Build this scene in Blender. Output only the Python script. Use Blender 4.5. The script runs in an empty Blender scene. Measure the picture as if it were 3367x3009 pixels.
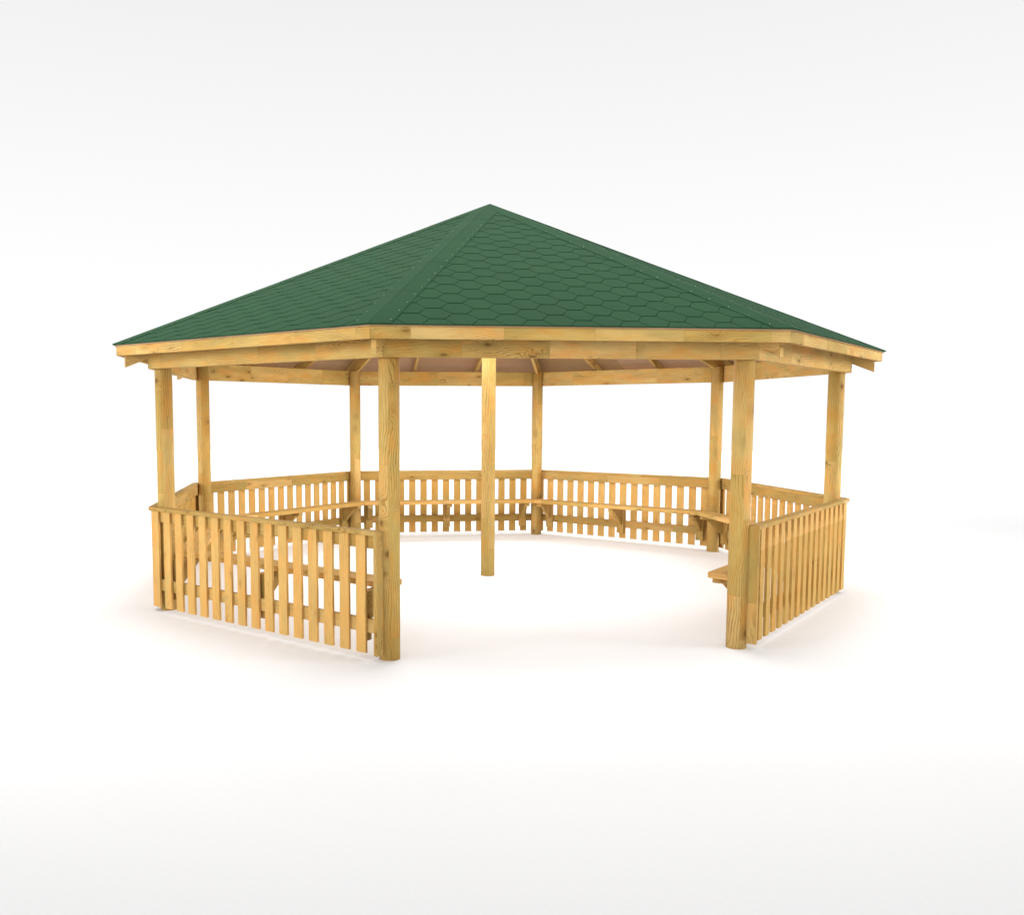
import bpy, math, random
from mathutils import Vector
random.seed(7)
sc = bpy.context.scene
COL = sc.collection
S = 1.2                       # metres per drawing unit (post circle radius is 3 units)
TH = 0.07465                  # turn of the octagon
CORNERS = [math.radians(a) + TH for a in (-112.5, -67.5, -22.5, 22.5, 67.5, 112.5, 157.5, 202.5)]
C8 = math.cos(math.radians(22.5)); T8 = math.tan(math.radians(22.5))

# ------------------------------------------------------------------ materials
def nodes_of(name):
    m = bpy.data.materials.new(name); m.use_nodes = True
    nt = m.node_tree; nt.nodes.clear()
    out = nt.nodes.new('ShaderNodeOutputMaterial')
    b = nt.nodes.new('ShaderNodeBsdfPrincipled')
    nt.links.new(b.outputs[0], out.inputs[0])
    return m, nt, b

class G:
    """small helper for node maths"""
    def __init__(s, nt): s.nt = nt
    def n(s, t, **k):
        x = s.nt.nodes.new(t)
        for a, v in k.items(): setattr(x, a, v)
        return x
    def put(s, sock, v):
        if isinstance(v, (int, float, tuple, list)): sock.default_value = v
        else: s.nt.links.new(v, sock)
    def m(s, op, a, b=0.0, c=0.0):
        x = s.n('ShaderNodeMath', operation=op)
        s.put(x.inputs[0], a); s.put(x.inputs[1], b); s.put(x.inputs[2], c)
        return x.outputs[0]
    def xyz(s, a, b, c=0.0):
        x = s.n('ShaderNodeCombineXYZ')
        s.put(x.inputs[0], a); s.put(x.inputs[1], b); s.put(x.inputs[2], c)
        return x.outputs[0]
    def noise(s, vec, scale=1, detail=2, rough=.5, out=0):
        x = s.n('ShaderNodeTexNoise'); s.put(x.inputs['Vector'], vec)
        x.inputs['Scale'].default_value = scale; x.inputs['Detail'].default_value = detail
        x.inputs['Roughness'].default_value = rough
        return x.outputs[out]
    def ramp(s, f, stops, interp='LINEAR'):
        x = s.n('ShaderNodeValToRGB'); s.put(x.inputs[0], f)
        cr = x.color_ramp; cr.interpolation = interp
        while len(cr.elements) < len(stops): cr.elements.new(.5)
        for e, (p, c) in zip(cr.elements, stops):
            e.position = p; e.color = (c, c, c, 1) if isinstance(c, (int, float)) else (*c, 1)
        return x.outputs[0]
    def mix(s, f, a, b, mode='MIX'):
        x = s.n('ShaderNodeMix', data_type='RGBA', blend_type=mode)
        s.put(x.inputs[0], f); s.put(x.inputs[6], a if not isinstance(a, tuple) else (*a, 1))
        s.put(x.inputs[7], b if not isinstance(b, tuple) else (*b, 1))
        return x.outputs[2]

def wood(name, light, dark, warm, cool, section=.75, knot=(.16, .06), rough=.75, streak=1.0, lines=70, rowvar=1.0, vdiv=1.0, warp=20.0):
    """pine board: UV x runs along the grain in metres, UV y across it"""
    m, nt, b = nodes_of(name); g = G(nt)
    uv = g.n('ShaderNodeUVMap', uv_map='UVMap').outputs[0]
    sp = g.n('ShaderNodeSeparateXYZ'); nt.links.new(uv, sp.inputs[0])
    u, v = sp.outputs[0], sp.outputs[1]
    # lengths of stock glued end to end: every section has its own tone and its own grain
    row = g.m('FLOOR', g.m('MULTIPLY', v, float(vdiv)))
    ju = g.m('ADD', g.m('DIVIDE', u, section), g.m('MULTIPLY', row, .37 * rowvar))
    sec = g.m('FLOOR', ju)
    wn = g.n('ShaderNodeTexWhiteNoise', noise_dimensions='2D')
    nt.links.new(g.xyz(sec, g.m('MULTIPLY', row, rowvar)), wn.inputs['Vector'])
    r1 = wn.outputs['Value']
    sw = g.n('ShaderNodeSeparateXYZ'); nt.links.new(wn.outputs['Color'], sw.inputs[0])
    v2 = g.m('ADD', v, g.m('MULTIPLY', sw.outputs[1], 9.0))
    # knots
    kv = g.xyz(g.m('MULTIPLY', u, 3.6), g.m('MULTIPLY', v2, 9.5), g.m('MULTIPLY', sec, 3.7))
    vo = g.n('ShaderNodeTexVoronoi'); nt.links.new(kv, vo.inputs['Vector']); vo.inputs['Scale'].default_value = 1.0
    kd = vo.outputs['Distance']
    has = g.m('GREATER_THAN', g.m('FRACT', g.m('MULTIPLY', sw.outputs[2], 7.3)), .2)
    near = g.m('MULTIPLY', g.ramp(kd, [(0, 1.0), (knot[0] * 2.6, 0.0)], 'EASE'), has)
    core = g.m('MULTIPLY', g.ramp(kd, [(0, 1.0), (knot[1], .8), (knot[1] * 2.1, 0.0)]), has)
    # year rings cut lengthwise: long wavy lines that open into cathedrals
    w1 = g.noise(g.xyz(g.m('MULTIPLY', u, 1.15), g.m('MULTIPLY', v2, 4.2), sec), 1, 1.5, .5)
    w2 = g.noise(g.xyz(g.m('MULTIPLY', u, 3.5), g.m('MULTIPLY', v2, 24.0), sec), 1, 3, .6)
    ph = g.m('ADD', g.m('MULTIPLY', v2, float(lines)), g.m('ADD', g.m('MULTIPLY', w1, float(warp)), g.m('MULTIPLY', w2, 2.4)))
    ph = g.m('ADD', ph, g.m('MULTIPLY', near, 3.4))
    ring = g.m('FRACT', ph)
    line = g.ramp(ring, [(0, .05), (.55, .25), (.84, 1.0), (.93, .85), (1, .05)])
    depth = g.ramp(g.noise(g.xyz(g.m('MULTIPLY', u, 1.6), g.m('MULTIPLY', v2, 9.0), 3.3), 1, 2, .5), [(.34, .12), (.66, 1.0)])
    line = g.m('MULTIPLY', line, depth)
    # fine fibre
    fib = g.noise(g.xyz(g.m('MULTIPLY', u, 7.0), g.m('MULTIPLY', v2, 190.0), 0), 1, 3, .6)
    fib = g.ramp(fib, [(.3, 0.0), (.7, 1.0)])
    # cloudy tone
    cl = g.noise(g.xyz(g.m('MULTIPLY', u, 3.2), g.m('MULTIPLY', v2, 11.0), g.m('MULTIPLY', sec, 1.3)), 1, 3, .6)
    cl2 = g.noise(g.xyz(g.m('MULTIPLY', u, 2.3), g.m('MULTIPLY', v2, 8.0), g.m('ADD', sec, 40.0)), 1, 3, .6)
    c = g.mix(g.m('MINIMUM', 1.0, g.m('MULTIPLY', line, 1.0 * streak)), light, dark)
    c = g.mix(g.m('MULTIPLY', g.ramp(cl, [(.44, 0.0), (.66, 1.0)]), .62), c, warm)
    c = g.mix(g.m('MULTIPLY', g.ramp(cl2, [(.48, 0.0), (.70, 1.0)]), .6), c, cool)
    wr = g.n('ShaderNodeTexWhiteNoise', noise_dimensions='1D'); nt.links.new(row, wr.inputs['W'])
    tone = g.m('ADD', g.m('ADD', .765, g.m('MULTIPLY', r1, .235)), g.m('MULTIPLY', wr.outputs['Value'], .06))
    tone = g.m('MULTIPLY', tone, g.m('ADD', .885, g.m('MULTIPLY', fib, .20)))
    c = g.mix(1.0, c, g.xyz(tone, tone, g.m('MULTIPLY', tone, g.m('ADD', .86, g.m('MULTIPLY', sw.outputs[0], .28)))), 'MULTIPLY')
    c = g.mix(g.m('MULTIPLY', near, .38), c, tuple(x * .72 for x in dark))
    c = g.mix(g.m('MULTIPLY', core, .8), c, (.13, .052, .012))
    # thin joint between sections
    fr = g.m('FRACT', ju)
    jn = g.m('LESS_THAN', fr, .003 / section)
    c = g.mix(g.m('MULTIPLY', jn, .35), c, (.2, .11, .035))
    nt.links.new(c, b.inputs['Base Color'])
    b.inputs['Roughness'].default_value = rough
    b.inputs['Specular IOR Level'].default_value = .18
    bp = g.n('ShaderNodeBump'); bp.inputs['Strength'].default_value = .25; bp.inputs['Distance'].default_value = .002
    nt.links.new(g.m('SUBTRACT', fib, g.m('MULTIPLY', line, .6)), bp.inputs['Height'])
    nt.links.new(bp.outputs[0], b.inputs['Normal'])
    return m

LIGHT = (.60, .402, .130); DARK = (.225, .120, .021); WARM = (.62, .285, .055); COOL = (.415, .318, .102)
M_POST = wood('post_wood', LIGHT, DARK, WARM, COOL, section=.95, knot=(.15, .055), lines=115, streak=.95, vdiv=11, warp=12)
M_BEAM = wood('beam_wood', LIGHT, DARK, WARM, COOL, section=.66, streak=1.1, lines=80, warp=17, knot=(.17, .07))
M_SLAT = wood('slat_wood', (.55, .330, .090), (.28, .142, .027), (.57, .268, .055), (.41, .29, .084), section=.97, knot=(.1, .03), streak=.8, rowvar=0)
M_RAIL_SHADED = wood('rail_wood_shaded', (.48, .315, .10), DARK, (.52, .255, .055), (.34, .26, .088), section=.8, streak=1.2)  # wood colour darkened to stand in for shade on the rails behind the slats
M_SEAT = wood('seat_wood', (.60, .375, .125), (.32, .160, .036), (.62, .31, .075), COOL, section=.8, streak=1.2)
M_DECK = wood('plywood', (.43, .268, .145), (.28, .155, .075), (.42, .225, .12), (.34, .225, .125), section=2.4, knot=(.08, .02), streak=.8)

def shingle_mat(name, base, var=.12):
    m, nt, b = nodes_of(name); g = G(nt)
    co = g.n('ShaderNodeTexCoord').outputs['Object']
    isl = g.n('ShaderNodeNewGeometry').outputs['Random Per Island']
    a = g.noise(co, 3.2, 4, .6); f = g.noise(co, 60, 2, .6); gr = g.noise(co, 420, 2, .6)
    t = g.m('ADD', 1 - var, g.m('MULTIPLY', isl, var))
    t = g.m('MULTIPLY', t, g.m('ADD', .80, g.m('MULTIPLY', a, .36)))
    t = g.m('MULTIPLY', t, g.m('ADD', .88, g.m('MULTIPLY', f, .16)))
    t = g.m('MULTIPLY', t, g.m('ADD', .78, g.m('MULTIPLY', gr, .44)))
    c = g.mix(1.0, base, g.xyz(t, t, t), 'MULTIPLY')
    c = g.mix(g.m('MULTIPLY', g.ramp(g.noise(co, 1.7, 3, .6), [(.45, 0.0), (.75, 1.0)]), .25), c, (base[0] * 1.5, base[1] * .95, base[2] * .95))
    nt.links.new(c, b.inputs['Base Color'])
    b.inputs['Roughness'].default_value = .92; b.inputs['Specular IOR Level'].default_value = .15
    bp = g.n('ShaderNodeBump'); bp.inputs['Strength'].default_value = .3; bp.inputs['Distance'].default_value = .002
    nt.links.new(gr, bp.inputs['Height']); nt.links.new(bp.outputs[0], b.inputs['Normal'])
    return m
GREEN = (.0155, .062, .0245)
M_SHINGLE = shingle_mat('bitumen_shingle', GREEN, .035)
M_CAP = shingle_mat('bitumen_cap', GREEN, .03)
M_FELT = shingle_mat('roof_felt', (.003, .016, .008), .02)

m, nt, b = nodes_of('galvanised_nail'); M_NAIL = m
b.inputs['Base Color'].default_value = (.26, .33, .28, 1); b.inputs['Roughness'].default_value = .5; b.inputs['Metallic'].default_value = .2

m, nt, b = nodes_of('white_floor'); M_FLOOR = m; g = G(nt)
co = g.n('ShaderNodeTexCoord').outputs['Object']
f = g.noise(co, 38, 3, .65)
t = g.m('ADD', .972, g.m('MULTIPLY', f, .056))
nt.links.new(g.mix(1.0, (.742, .741, .742), g.xyz(t, t, t), 'MULTIPLY'), b.inputs['Base Color'])
b.inputs['Roughness'].default_value = .9; b.inputs['Specular IOR Level'].default_value = .1

# ------------------------------------------------------------------ mesh builder
class MB:
    def __init__(s): s.v = []; s.f = []; s.uv = []; s.mi = []; s.sm = []
    def face(s, pts, uvs, mi=0, smooth=False):
        n = len(s.v); s.v += [tuple(Vector(p) * S) for p in pts]
        s.f.append(list(range(n, n + len(pts)))); s.uv.append(uvs); s.mi.append(mi); s.sm.append(smooth)
    def hexa(s, fr, c, axis=0, mi=0, ru=None):
        """c: 8 local corners (t, d, z): 4 of one end, 4 of the other, same order; axis = grain direction"""
        ru, rv = (random.uniform(0, 90) if ru is None else ru), random.randint(0, 400) + random.uniform(0.05, .6)
        quads = [(3, 2, 1, 0), (4, 5, 6, 7), (0, 1, 5, 4), (1, 2, 6, 5), (2, 3, 7, 6), (3, 0, 4, 7)]
        cen = sum((Vector(p) for p in c), Vector()) / 8
        for k, q in enumerate(quads):
            P = [Vector(c[i]) for i in q]
            nrm = (P[1] - P[0]).cross(P[2] - P[1]) + (P[3] - P[2]).cross(P[0] - P[3])
            if nrm.dot(sum(P, Vector()) / 4 - cen) < 0: P.reverse()
            ab = [abs(x) for x in nrm]; dom = ab.index(max(ab))
            rest = [i for i in range(3) if i != dom]
            if axis in rest:
                o = [i for i in rest if i != axis][0]
                uv = [(ru + p[axis] * S, rv + (p[o] - cen[o]) * S + .11 * k * .5) for p in P]
            else:
                uv = [(ru + p[rest[0]] * S * .4, rv + (p[rest[1]] - cen[rest[1]]) * S) for p in P]
            s.face([fr(*p) for p in P], uv, mi)
    def box(s, fr, t, d, z, axis=0, mi=0, ru=None):
        (t0, t1), (d0, d1), (z0, z1) = t, d, z
        s.hexa(fr, [(t0, d0, z0), (t0, d1, z0), (t0, d1, z1), (t0, d0, z1),
                    (t1, d0, z0), (t1, d1, z0), (t1, d1, z1), (t1, d0, z1)], axis, mi, ru)
    def build(s, name, mats, parent=None, bevel=0, label=None):
        me = bpy.data.meshes.new(name); me.from_pydata(s.v, [], s.f)
        ul = me.uv_layers.new(name='UVMap')
        i = 0
        for pf, uvs in zip(me.polygons, s.uv):
            for k in range(len(uvs)): ul.data[i].uv = uvs[k]; i += 1
        for m_ in (mats if isinstance(mats, (list, tuple)) else [mats]): me.materials.append(m_)
        for p_, a, sm in zip(me.polygons, s.mi, s.sm): p_.material_index = a; p_.use_smooth = sm
        if True:
            import bmesh
            bm = bmesh.new(); bm.from_mesh(me)
            bmesh.ops.remove_doubles(bm, verts=bm.verts, dist=1e-5)
            bmesh.ops.recalc_face_normals(bm, faces=bm.faces) if bevel else None
            bm.to_mesh(me); bm.free()
        o = bpy.data.objects.new(name, me); COL.objects.link(o); o.parent = parent
        if bevel:
            bv = o.modifiers.new('edge', 'BEVEL'); bv.width = bevel; bv.segments = 2
            bv.limit_method = 'ANGLE'; bv.angle_limit = math.radians(40); bv.harden_normals = False
        if label: o['label'] = label
        return o

def side(i):
    """frame of side i (between corner i and i+1): t along, d outwards from the centre, z up"""
    a = CORNERS[i] + math.radians(22.5)
    N = Vector((math.cos(a), math.sin(a), 0)); T = Vector((-N.y, N.x, 0))
    return lambda t, d, z: N * d + T * t + Vector((0, 0, z))
def radial(i):
    a = CORNERS[i]
    N = Vector((math.cos(a), math.sin(a), 0)); T = Vector((-N.y, N.x, 0))
    return lambda t, d, z: N * d + T * t + Vector((0, 0, z))

# ------------------------------------------------------------------ the pavilion
pav = bpy.data.objects.new('pavilion', None); COL.objects.link(pav)
pav['label'] = 'open octagonal timber garden pavilion with green hexagon-shingled roof, slatted railings and benches inside'
pav['category'] = 'pavilion'

def roof_z(d): return 3.461 - d * 1.404 / 3.1107      # top of the shingles over a side
def hip_z(r): return 3.461 - r * 1.404 / 3.367        # the same along a hip

def cyl(mb, x, y, r, z0, z1, seg=40, ru=0, rv=0, zs=1):
    per = 2 * math.pi * r * S
    ring = [(x + r * math.cos(2 * math.pi * k / seg), y + r * math.sin(2 * math.pi * k / seg)) for k in range(seg)]
    c = .012
    for k in range(seg):
        a, b_ = ring[k], ring[(k + 1) % seg]
        va, vb = rv + per * k / seg * .45, rv + per * (k + 1) / seg * .45
        mb.face([(a[0], a[1], z0), (b_[0], b_[1], z0), (b_[0], b_[1], z1), (a[0], a[1], z1)],
                [(ru + z0 * S, va), (ru + z0 * S, vb), (ru + z1 * S, vb), (ru + z1 * S, va)], 0, True)
    mb.face([(p[0], p[1], z0) for p in reversed(ring)], [(ru + p[0] * .3, rv + p[1] * S) for p in reversed(ring)])
    mb.face([(p[0], p[1], z1) for p in ring], [(ru + p[0] * .3, rv + p[1] * S) for p in ring])

for i, a in enumerate(CORNERS):
    mb = MB(); cyl(mb, 3 * math.cos(a), 3 * math.sin(a), .0653, 0, 2.052, ru=3.1 * (i + 2) + .25, rv=random.randint(0, 300) + .2)
    mb.build('post', M_POST, pav)
mb = MB(); cyl(mb, 0, 0, .0653, 0, 3.40, ru=21.3, rv=411.2)
mb.build('post', M_POST, pav, label='round post standing alone in the middle of the floor')

for i in range(8):
    fr = side(i)
    # ring beam, mitred at the posts
    d0, d1, z0, z1 = 2.822, 2.8775, 1.882, 2.054
    mb = MB(); e = .0008
    mb.hexa(fr, [(-d0 * T8 + e, d0, z0), (-d1 * T8 + e, d1, z0), (-d1 * T8 + e, d1, z1), (-d0 * T8 + e, d0, z1),
                 (d0 * T8 - e, d0, z0), (d1 * T8 - e, d1, z0), (d1 * T8 - e, d1, z1), (d0 * T8 - e, d0, z1)])
    mb.build('beam', M_BEAM, pav, bevel=.002)
    # fascia board
    d0, d1, z0, z1 = 3.062, 3.0895, 1.974, 2.0465
    mb = MB()
    mb.hexa(fr, [(-d0 * T8 + e, d0, z0), (-d1 * T8 + e, d1, z0), (-d1 * T8 + e, d1, z1), (-d0 * T8 + e, d0, z1),
                 (d0 * T8 - e, d0, z0), (d1 * T8 - e, d1, z0), (d1 * T8 - e, d1, z1), (d0 * T8 - e, d0, z1)])
    mb.build('fascia_board', M_BEAM, pav, bevel=.002)
    # two common rafters up to the hips
    for tc in (-.392, .392):
        w = .015; da = abs(tc) / T8 + .02; db = 3.0615
        top = lambda d: roof_z(d) - .021
        dep = .092
        mb = MB()
        mb.hexa(fr, [(tc - w, da, top(da) - dep), (tc + w, da, top(da) - dep), (tc + w, da, top(da)), (tc - w, da, top(da)),
                     (tc - w, db, top(db) - .085), (tc + w, db, top(db) - .085), (tc + w, db, top(db)), (tc - w, db, top(db))], axis=1)
        mb.build('rafter', M_BEAM, pav, bevel=.002)
    # hip rafter with its tail showing under the eaves
    fr = radial(i); w = .016
    top = lambda r: hip_z(r) - .03
    bot = lambda r: 1.887 + .417 * (3.284 - r)
    mb = MB(); ra, rb = .10, 3.284
    mb.hexa(fr, [(-w, ra, bot(ra)), (w, ra, bot(ra)), (w, ra, top(ra)), (-w, ra, top(ra)),
                 (-w, rb, bot(rb)), (w, rb, bot(rb)), (w, rb, top(rb)), (-w, rb, top(rb))], axis=1)
    mb.build('hip_rafter', M_BEAM, pav, bevel=.002)

# roof boards (reddish plywood) under the shingles
mb = MB()
for i in range(8):
    fr = side(i); ru, rv = random.uniform(0, 30), i * 7 + .1
    D = 3.0995
    for off, flip in ((.007, False), (.0185, True)):
        P = [(0, 0, 3.461 - off), (-D * T8, D, roof_z(D) - off), (D * T8, D, roof_z(D) - off)]
        if not flip: P.reverse()
        mb.face([fr(*p) for p in P], [(ru + p[0] * S, rv + p[1] * .9 * .9) for p in P])
    P = [(-D * T8, D, roof_z(D) - .0185), (D * T8, D, roof_z(D) - .0185), (D * T8, D, roof_z(D) - .007), (-D * T8, D, roof_z(D) - .007)]
    mb.face([fr(*p) for p in P], [(ru + p[0] * S, rv + p[2] * S) for p in P])
mb.build('roof_deck', M_DECK, pav)

# shingles: honeycomb tabs with their own thickness on dark felt
SL = math.hypot(3.1107, 1.404); CD = 3.1107 / SL; CZ = 1.404 / SL
def rp(fr, t, s, h=0):
    return fr(t, s * CD + h * CZ, 3.461 - s * CZ + h * CD)
HT = 3.1107 * T8 / SL                                   # half width of a side per unit slope length
def clip(poly, n, c):                                    # keep n.p <= c
    out = []
    for k in range(len(poly)):
        a, b_ = poly[k], poly[(k + 1) % len(poly)]
        da, db = n[0] * a[0] + n[1] * a[1] - c, n[0] * b_[0] + n[1] * b_[1] - c
        if da <= 0: out.append(a)
        if (da < 0 < db) or (db < 0 < da):
            q = da / (da - db); out.append((a[0] + (b_[0] - a[0]) * q, a[1] + (b_[1] - a[1]) * q))
    return out
mb = MB()
for i in range(8):
    fr = side(i)
    # felt sheet below
    P = [(0, 0), (-HT * SL, SL), (HT * SL, SL)]
    mb.face([rp(fr, *p, -.0055) for p in P], [(0, 0)] * 3, 1)
    mb.face([rp(fr, -HT * SL, SL, -.006), rp(fr, HT * SL, SL, -.006), rp(fr, HT * SL, SL, .0), rp(fr, -HT * SL, SL, .0)], [(0, 0)] * 4, 0)
    pit, row, fl, sl_ = .2934, .1015, .0905, .0562
    for j in range(0, 36):
        sc_ = 3.322 + .1015 - j * row                      # middle line of this row of hexagons
        if sc_ < .1: break
        odd = j % 2
        for k in range(-6, 7):
            tc = .2918 + (0 if odd == 0 else .1467) + k * pit - .0
            g1, g2 = .0037, .0011
            lo, hi = sc_ + row - g1, sc_ - row + g1 * .2
            hw = fl / 2 + sl_ - g2 * 1.6; hf = fl / 2 - g2 * .3
            hexp = [(tc - hf, lo), (tc + hf, lo), (tc + hw, sc_), (tc + hf, hi), (tc - hf, hi), (tc - hw, sc_)]
            q = clip(hexp, (1, -HT), -.012); q = clip(q, (-1, -HT), -.012) if len(q) > 2 else q
            q = clip(q, (0, 1), SL + .0005) if len(q) > 2 else q
            if len(q) < 3: continue
            hgt = lambda s_: .0 + .0035 * (s_ - (sc_ - row)) / (2 * row)
            top = [rp(fr, t, s_, hgt(s_) + .0002) for t, s_ in q]
            mb.face(top, [(0, 0)] * len(q), 0)
            base = [rp(fr, t, s_, -.005) for t, s_ in q]
            for a in range(len(q)):
                b_ = (a + 1) % len(q)
                mb.face([top[a], base[a], base[b_], top[b_]], [(0, 0)] * 4, 0)
roof = mb.build('roof_shingles', [M_SHINGLE, M_FELT], pav, label='green hexagonal bitumen shingles')

# hip caps: folded strips along every hip, nailed on both edges
for i in range(8):
    mb = MB()
    L, Rr = side((i - 1) % 8), side(i)                    # this hip is the +t edge of side i-1 and the -t edge of side i
    joints = [.0, .62, 1.33, 2.04, 2.75, SL + .004]
    off = .1305
    for a in range(5):
        s0, s1 = joints[a], joints[a + 1] + (.0 if a == 4 else .03)
        h0, h1 = .0052, .0062
        for fr, sg in ((L, 1), (Rr, -1)):
            def edge(s_, o): return sg * max(HT * s_ - o, 0)
            pts = [(sg * HT * s0, s0, h0), (sg * HT * s1, s1, h1), (edge(s1, off), s1, h1), (edge(s0, off), max(s0, .3465 if a == 0 else 0), h0)]
            top = [rp(fr, *p) for p in pts]; bot_ = [rp(fr, p[0], p[1], -.001) for p in pts]
            top_f = top[::-1] if sg > 0 else top
            mb.face(top_f, [(0, 0)] * 4, 0)
            for x, y in ((1, 2), (2, 3)):
                mb.face([top[x], top[y], bot_[y], bot_[x]], [(0, 0)] * 4, 0)
    for k in range(16):
        s_ = .8866 + k * .1645
        for fr, sg in ((L, 1), (Rr, -1)):
            t0 = sg * (HT * s_ - .1087)
            n = 8; r = .0026
            ring = [(t0 + r * math.cos(2 * math.pi * q / n), s_ + r * math.sin(2 * math.pi * q / n)) for q in range(n)]
            up = [rp(fr, *p, .0098) for p in ring]; dn = [rp(fr, *p, .004) for p in ring]
            mb.face(up, [(0, 0)] * n, 1)
            for q in range(n):
                mb.face([up[q], dn[q], dn[(q + 1) % n], up[(q + 1) % n]], [(0, 0)] * 4, 1)
    mb.build('hip_cap', [M_CAP, M_NAIL], roof)

# ------------------------------------------------------------------ railings and benches on seven sides
OPEN = 0                                                  # side 0 (front) is the entrance
for i in range(1, 8):
    fr = side(i)
    endA, endB = (i == 1), (i == 7)                       # open end at -t (side 1) and +t (side 7)
    zb, zt = .0375, .7895
    do, di = 2.8825, 2.8645
    RU = .97 * (6 + 3 * i) + (.20 if i in (1, 2) else -.003 - .0375 * S + .01)
    mb = MB()
    for k in range(-8, 9):
        if (k == -8 and endA) or (k == 8 and endB): continue
        t0, t1 = k * .1432 - .040, k * .1432 + .040
        if k == -8: c = (-di * T8 + .001, -do * T8 + .001, t1)
        if abs(k) < 8: mb.box(fr, (t0, t1), (di, do), (zb, zt), axis=2, ru=RU)
        elif k == -8:
            mb.hexa(fr, [(-di * T8 + .001, di, zb), (t1, di, zb), (t1, do, zb), (-do * T8 + .001, do, zb),
                         (-di * T8 + .001, di, zt), (t1, di, zt), (t1, do, zt), (-do * T8 + .001, do, zt)], axis=2, ru=RU)
        else:
            mb.hexa(fr, [(t0, di, zb), (di * T8 - .001, di, zb), (do * T8 - .001, do, zb), (t0, do, zb),
                         (t0, di, zt), (di * T8 - .001, di, zt), (do * T8 - .001, do, zt), (t0, do, zt)], axis=2, ru=RU)
    lab = {1: 'slatted railing right of the entrance with a boxed end', 7: 'slatted railing left of the entrance with a boxed end'}.get(i)
    rail = mb.build('railing', M_SLAT, pav, bevel=.0015, label=lab)
    # rails behind the slats, handrail on top
    def long_piece(name, d0, d1, z0, z1, mat, ta=None, tb=None, mitre=0, parent=rail):
        a0, a1 = (-d0 * T8 + .001, -d1 * T8 + .001) if ta is None else (ta, ta)
        b0, b1 = (d0 * T8 - .001, d1 * T8 - .001) if tb is None else (tb, tb)
        h = z1 - z0 if mitre else 0
        x = MB()
        aL, bL = (h if ta is not None else 0), (h if tb is not None else 0)
        x.hexa(fr, [(a0 + aL, d0, z0), (a1 + aL, d1, z0), (a1, d1, z1), (a0, d0, z1),
                    (b0 - bL, d0, z0), (b1 - bL, d1, z0), (b1, d1, z1), (b0, d0, z1)])
        return x.build(name, mat, parent, bevel=.0015)
    ta, tb = (-1.126 if endA else None), (1.126 if endB else None)
    long_piece('cross_rail', 2.838, 2.8638, .7035, .7895, M_RAIL_SHADED, ta, tb)
    long_piece('cross_rail', 2.838, 2.8638, .168, .2555, M_RAIL_SHADED, ta, tb)
    ta, tb = (-1.1545 if endA else None), (1.1545 if endB else None)
    long_piece('handrail', 2.8355, 2.901, .7905, .8185, M_RAIL_SHADED, ta, tb, mitre=1)
    for e_, sg in ((endA, -1), (endB, 1)):
        if e_:
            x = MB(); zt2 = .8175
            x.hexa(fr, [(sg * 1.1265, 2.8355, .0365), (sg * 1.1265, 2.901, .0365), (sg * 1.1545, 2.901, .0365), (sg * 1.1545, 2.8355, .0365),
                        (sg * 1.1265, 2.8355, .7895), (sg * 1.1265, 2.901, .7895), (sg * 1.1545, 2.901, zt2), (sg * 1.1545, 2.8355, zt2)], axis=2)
            x.build('end_board', M_RAIL_SHADED, rail, bevel=.0015)
    # bench
    d0, d1, z0, z1 = 2.53, 2.711, .4225, .4615
    c12 = .23
    a0 = (-d0 * T8 + .0008, -d1 * T8 + .0008) if not endA else (-1.047, -1.047 - (d1 - d0) * c12)
    b0 = (d0 * T8 - .0008, d1 * T8 - .0008) if not endB else (1.047, 1.047 + (d1 - d0) * c12)
    x = MB()
    x.hexa(fr, [(a0[0], d0, z0), (a0[1], d1, z0), (a0[1], d1, z1), (a0[0], d0, z1),
                (b0[0], d0, z0), (b0[1], d1, z0), (b0[1], d1, z1), (b0[0], d0, z1)])
    seat = x.build('bench_seat', M_SEAT, pav, bevel=.003)
    for tc in (-.977, 0, .977):
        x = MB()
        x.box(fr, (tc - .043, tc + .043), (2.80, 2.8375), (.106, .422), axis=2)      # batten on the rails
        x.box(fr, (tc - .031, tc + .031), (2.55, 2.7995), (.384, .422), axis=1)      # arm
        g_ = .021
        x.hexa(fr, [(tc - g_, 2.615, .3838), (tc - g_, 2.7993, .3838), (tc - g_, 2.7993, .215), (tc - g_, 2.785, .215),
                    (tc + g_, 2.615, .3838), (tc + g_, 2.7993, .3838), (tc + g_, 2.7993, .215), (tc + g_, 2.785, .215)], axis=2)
        x.build('bench_bracket', M_RAIL_SHADED, seat, bevel=.0015)

# ------------------------------------------------------------------ ground
me = bpy.data.meshes.new('ground'); R_ = 36; n = 96
me.from_pydata([(R_ * math.cos(2 * math.pi * k / n), R_ * math.sin(2 * math.pi * k / n), 0) for k in range(n)], [], [list(range(n))])
me.materials.append(M_FLOOR)
gr = bpy.data.objects.new('ground', me); COL.objects.link(gr); gr['kind'] = 'structure'

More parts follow.
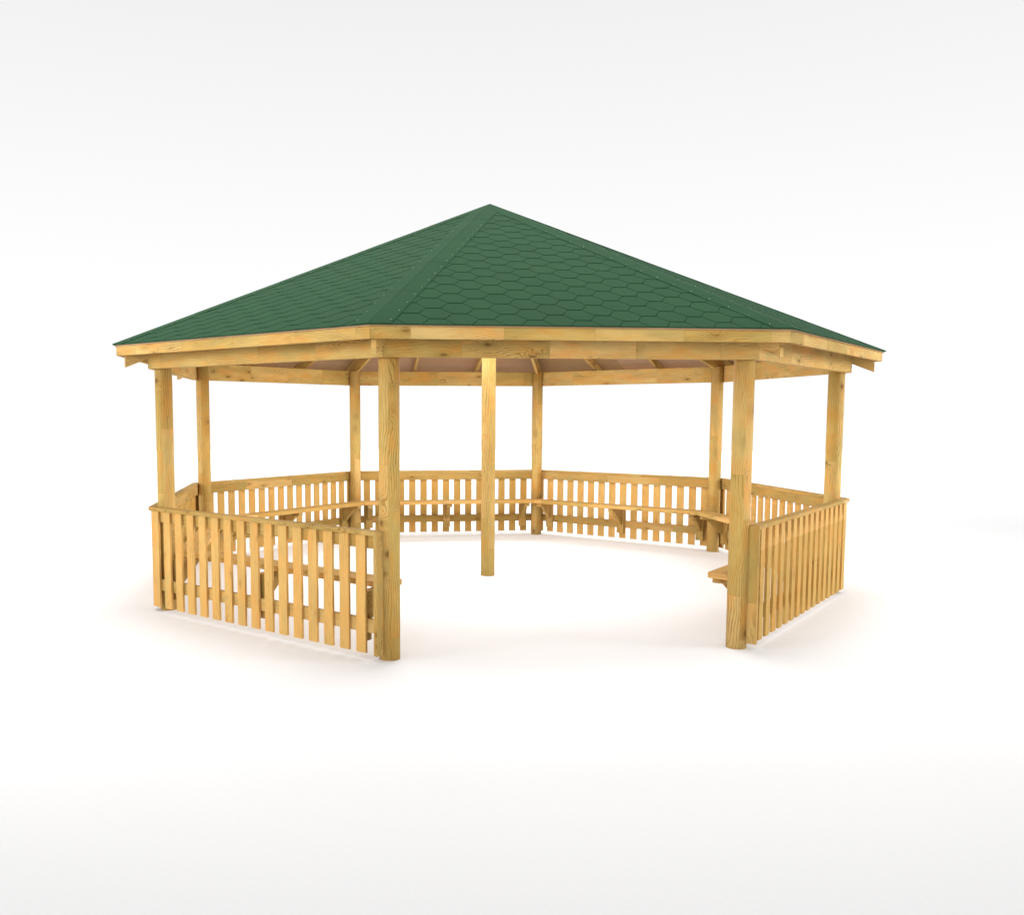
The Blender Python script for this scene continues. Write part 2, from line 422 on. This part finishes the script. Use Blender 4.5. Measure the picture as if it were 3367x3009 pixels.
# ------------------------------------------------------------------ light: white studio surround and soft lamps
w = bpy.data.worlds.new('World'); sc.world = w; w.use_nodes = True
nt = w.node_tree; nt.nodes.clear(); g = G(nt)
out = nt.nodes.new('ShaderNodeOutputWorld'); bg = nt.nodes.new('ShaderNodeBackground')
nt.links.new(bg.outputs[0], out.inputs[0])
gen = g.n('ShaderNodeTexCoord').outputs['Generated']
sz = g.n('ShaderNodeSeparateXYZ'); nt.links.new(gen, sz.inputs[0])
colr = g.ramp(sz.outputs[2], [(0, (1, 1, 1)), (.10, (1, 1, 1)), (.26, (.93, .93, .93)), (.42, (.855, .855, .855)), (1, (.85, .85, .85))])
nt.links.new(colr, bg.inputs[0]); bg.inputs[1].default_value = 1.02

def area(name, loc, target, size, power, col=(1, 1, 1), spread=180, sy=None):
    l = bpy.data.lights.new(name, 'AREA'); l.shape = 'RECTANGLE'; l.size = size; l.size_y = sy or size
    l.energy = power; l.color = col; l.spread = math.radians(spread)
    o = bpy.data.objects.new(name, l); COL.objects.link(o); o.location = loc
    o.rotation_euler = (Vector(target) - Vector(loc)).to_track_quat('-Z', 'Y').to_euler()
    return o
LAMPS = [('softbox_front', (-3, -15, 3.2), (0, 1, 1.7), 9, 4.0, 50, 36),
         ('softbox_right', (15, -4, 3.6), (1, 0, 1.2), 7, 4.0, 140, 42),
         ('softbox_left', (-15, -6, 3.6), (0, 0, 1.2), 7, 4.0, 115, 42)]
for nme, loc, tg, sx, sy, pw, spd in LAMPS:
    area(nme, loc, tg, sx, pw, (1, 1, 1), spd, sy)
area('softbox_overhead', (0, .5, 9.5), (0, .5, 0), 10, 275, (1, 1, 1), 60)
area('softbox_far', (5, 25, 27), (5, 24, 0), 88, 11000, (1, 1, 1), 112, sy=18)
area('fill_under_roof', (0, 0, 3.05), (0, 0, 0), 3.4, 215, (.97, .99, 1))  # added fill light, unseen below the apex, brightens the interior floor

# ------------------------------------------------------------------ camera
cam = bpy.data.cameras.new('camera'); co = bpy.data.objects.new('camera', cam); COL.objects.link(co)
cam.sensor_width = 36; cam.lens = 2927.4 / 3367 * 36
cam.shift_x = 278.62 / 3367; cam.shift_y = 109.67 / 3367
co.location = (-.94331 * S, -8.36765 * S, 1.54752 * S)
co.rotation_euler = (math.pi / 2 - .08766, 0, -.04371)
cam.clip_end = 500
sc.camera = co
sc.view_settings.view_transform = 'Standard'; sc.view_settings.look = 'None'
sc.view_settings.exposure = 0; sc.view_settings.gamma = 1
sc.cycles.max_bounces = 8; sc.cycles.diffuse_bounces = 6
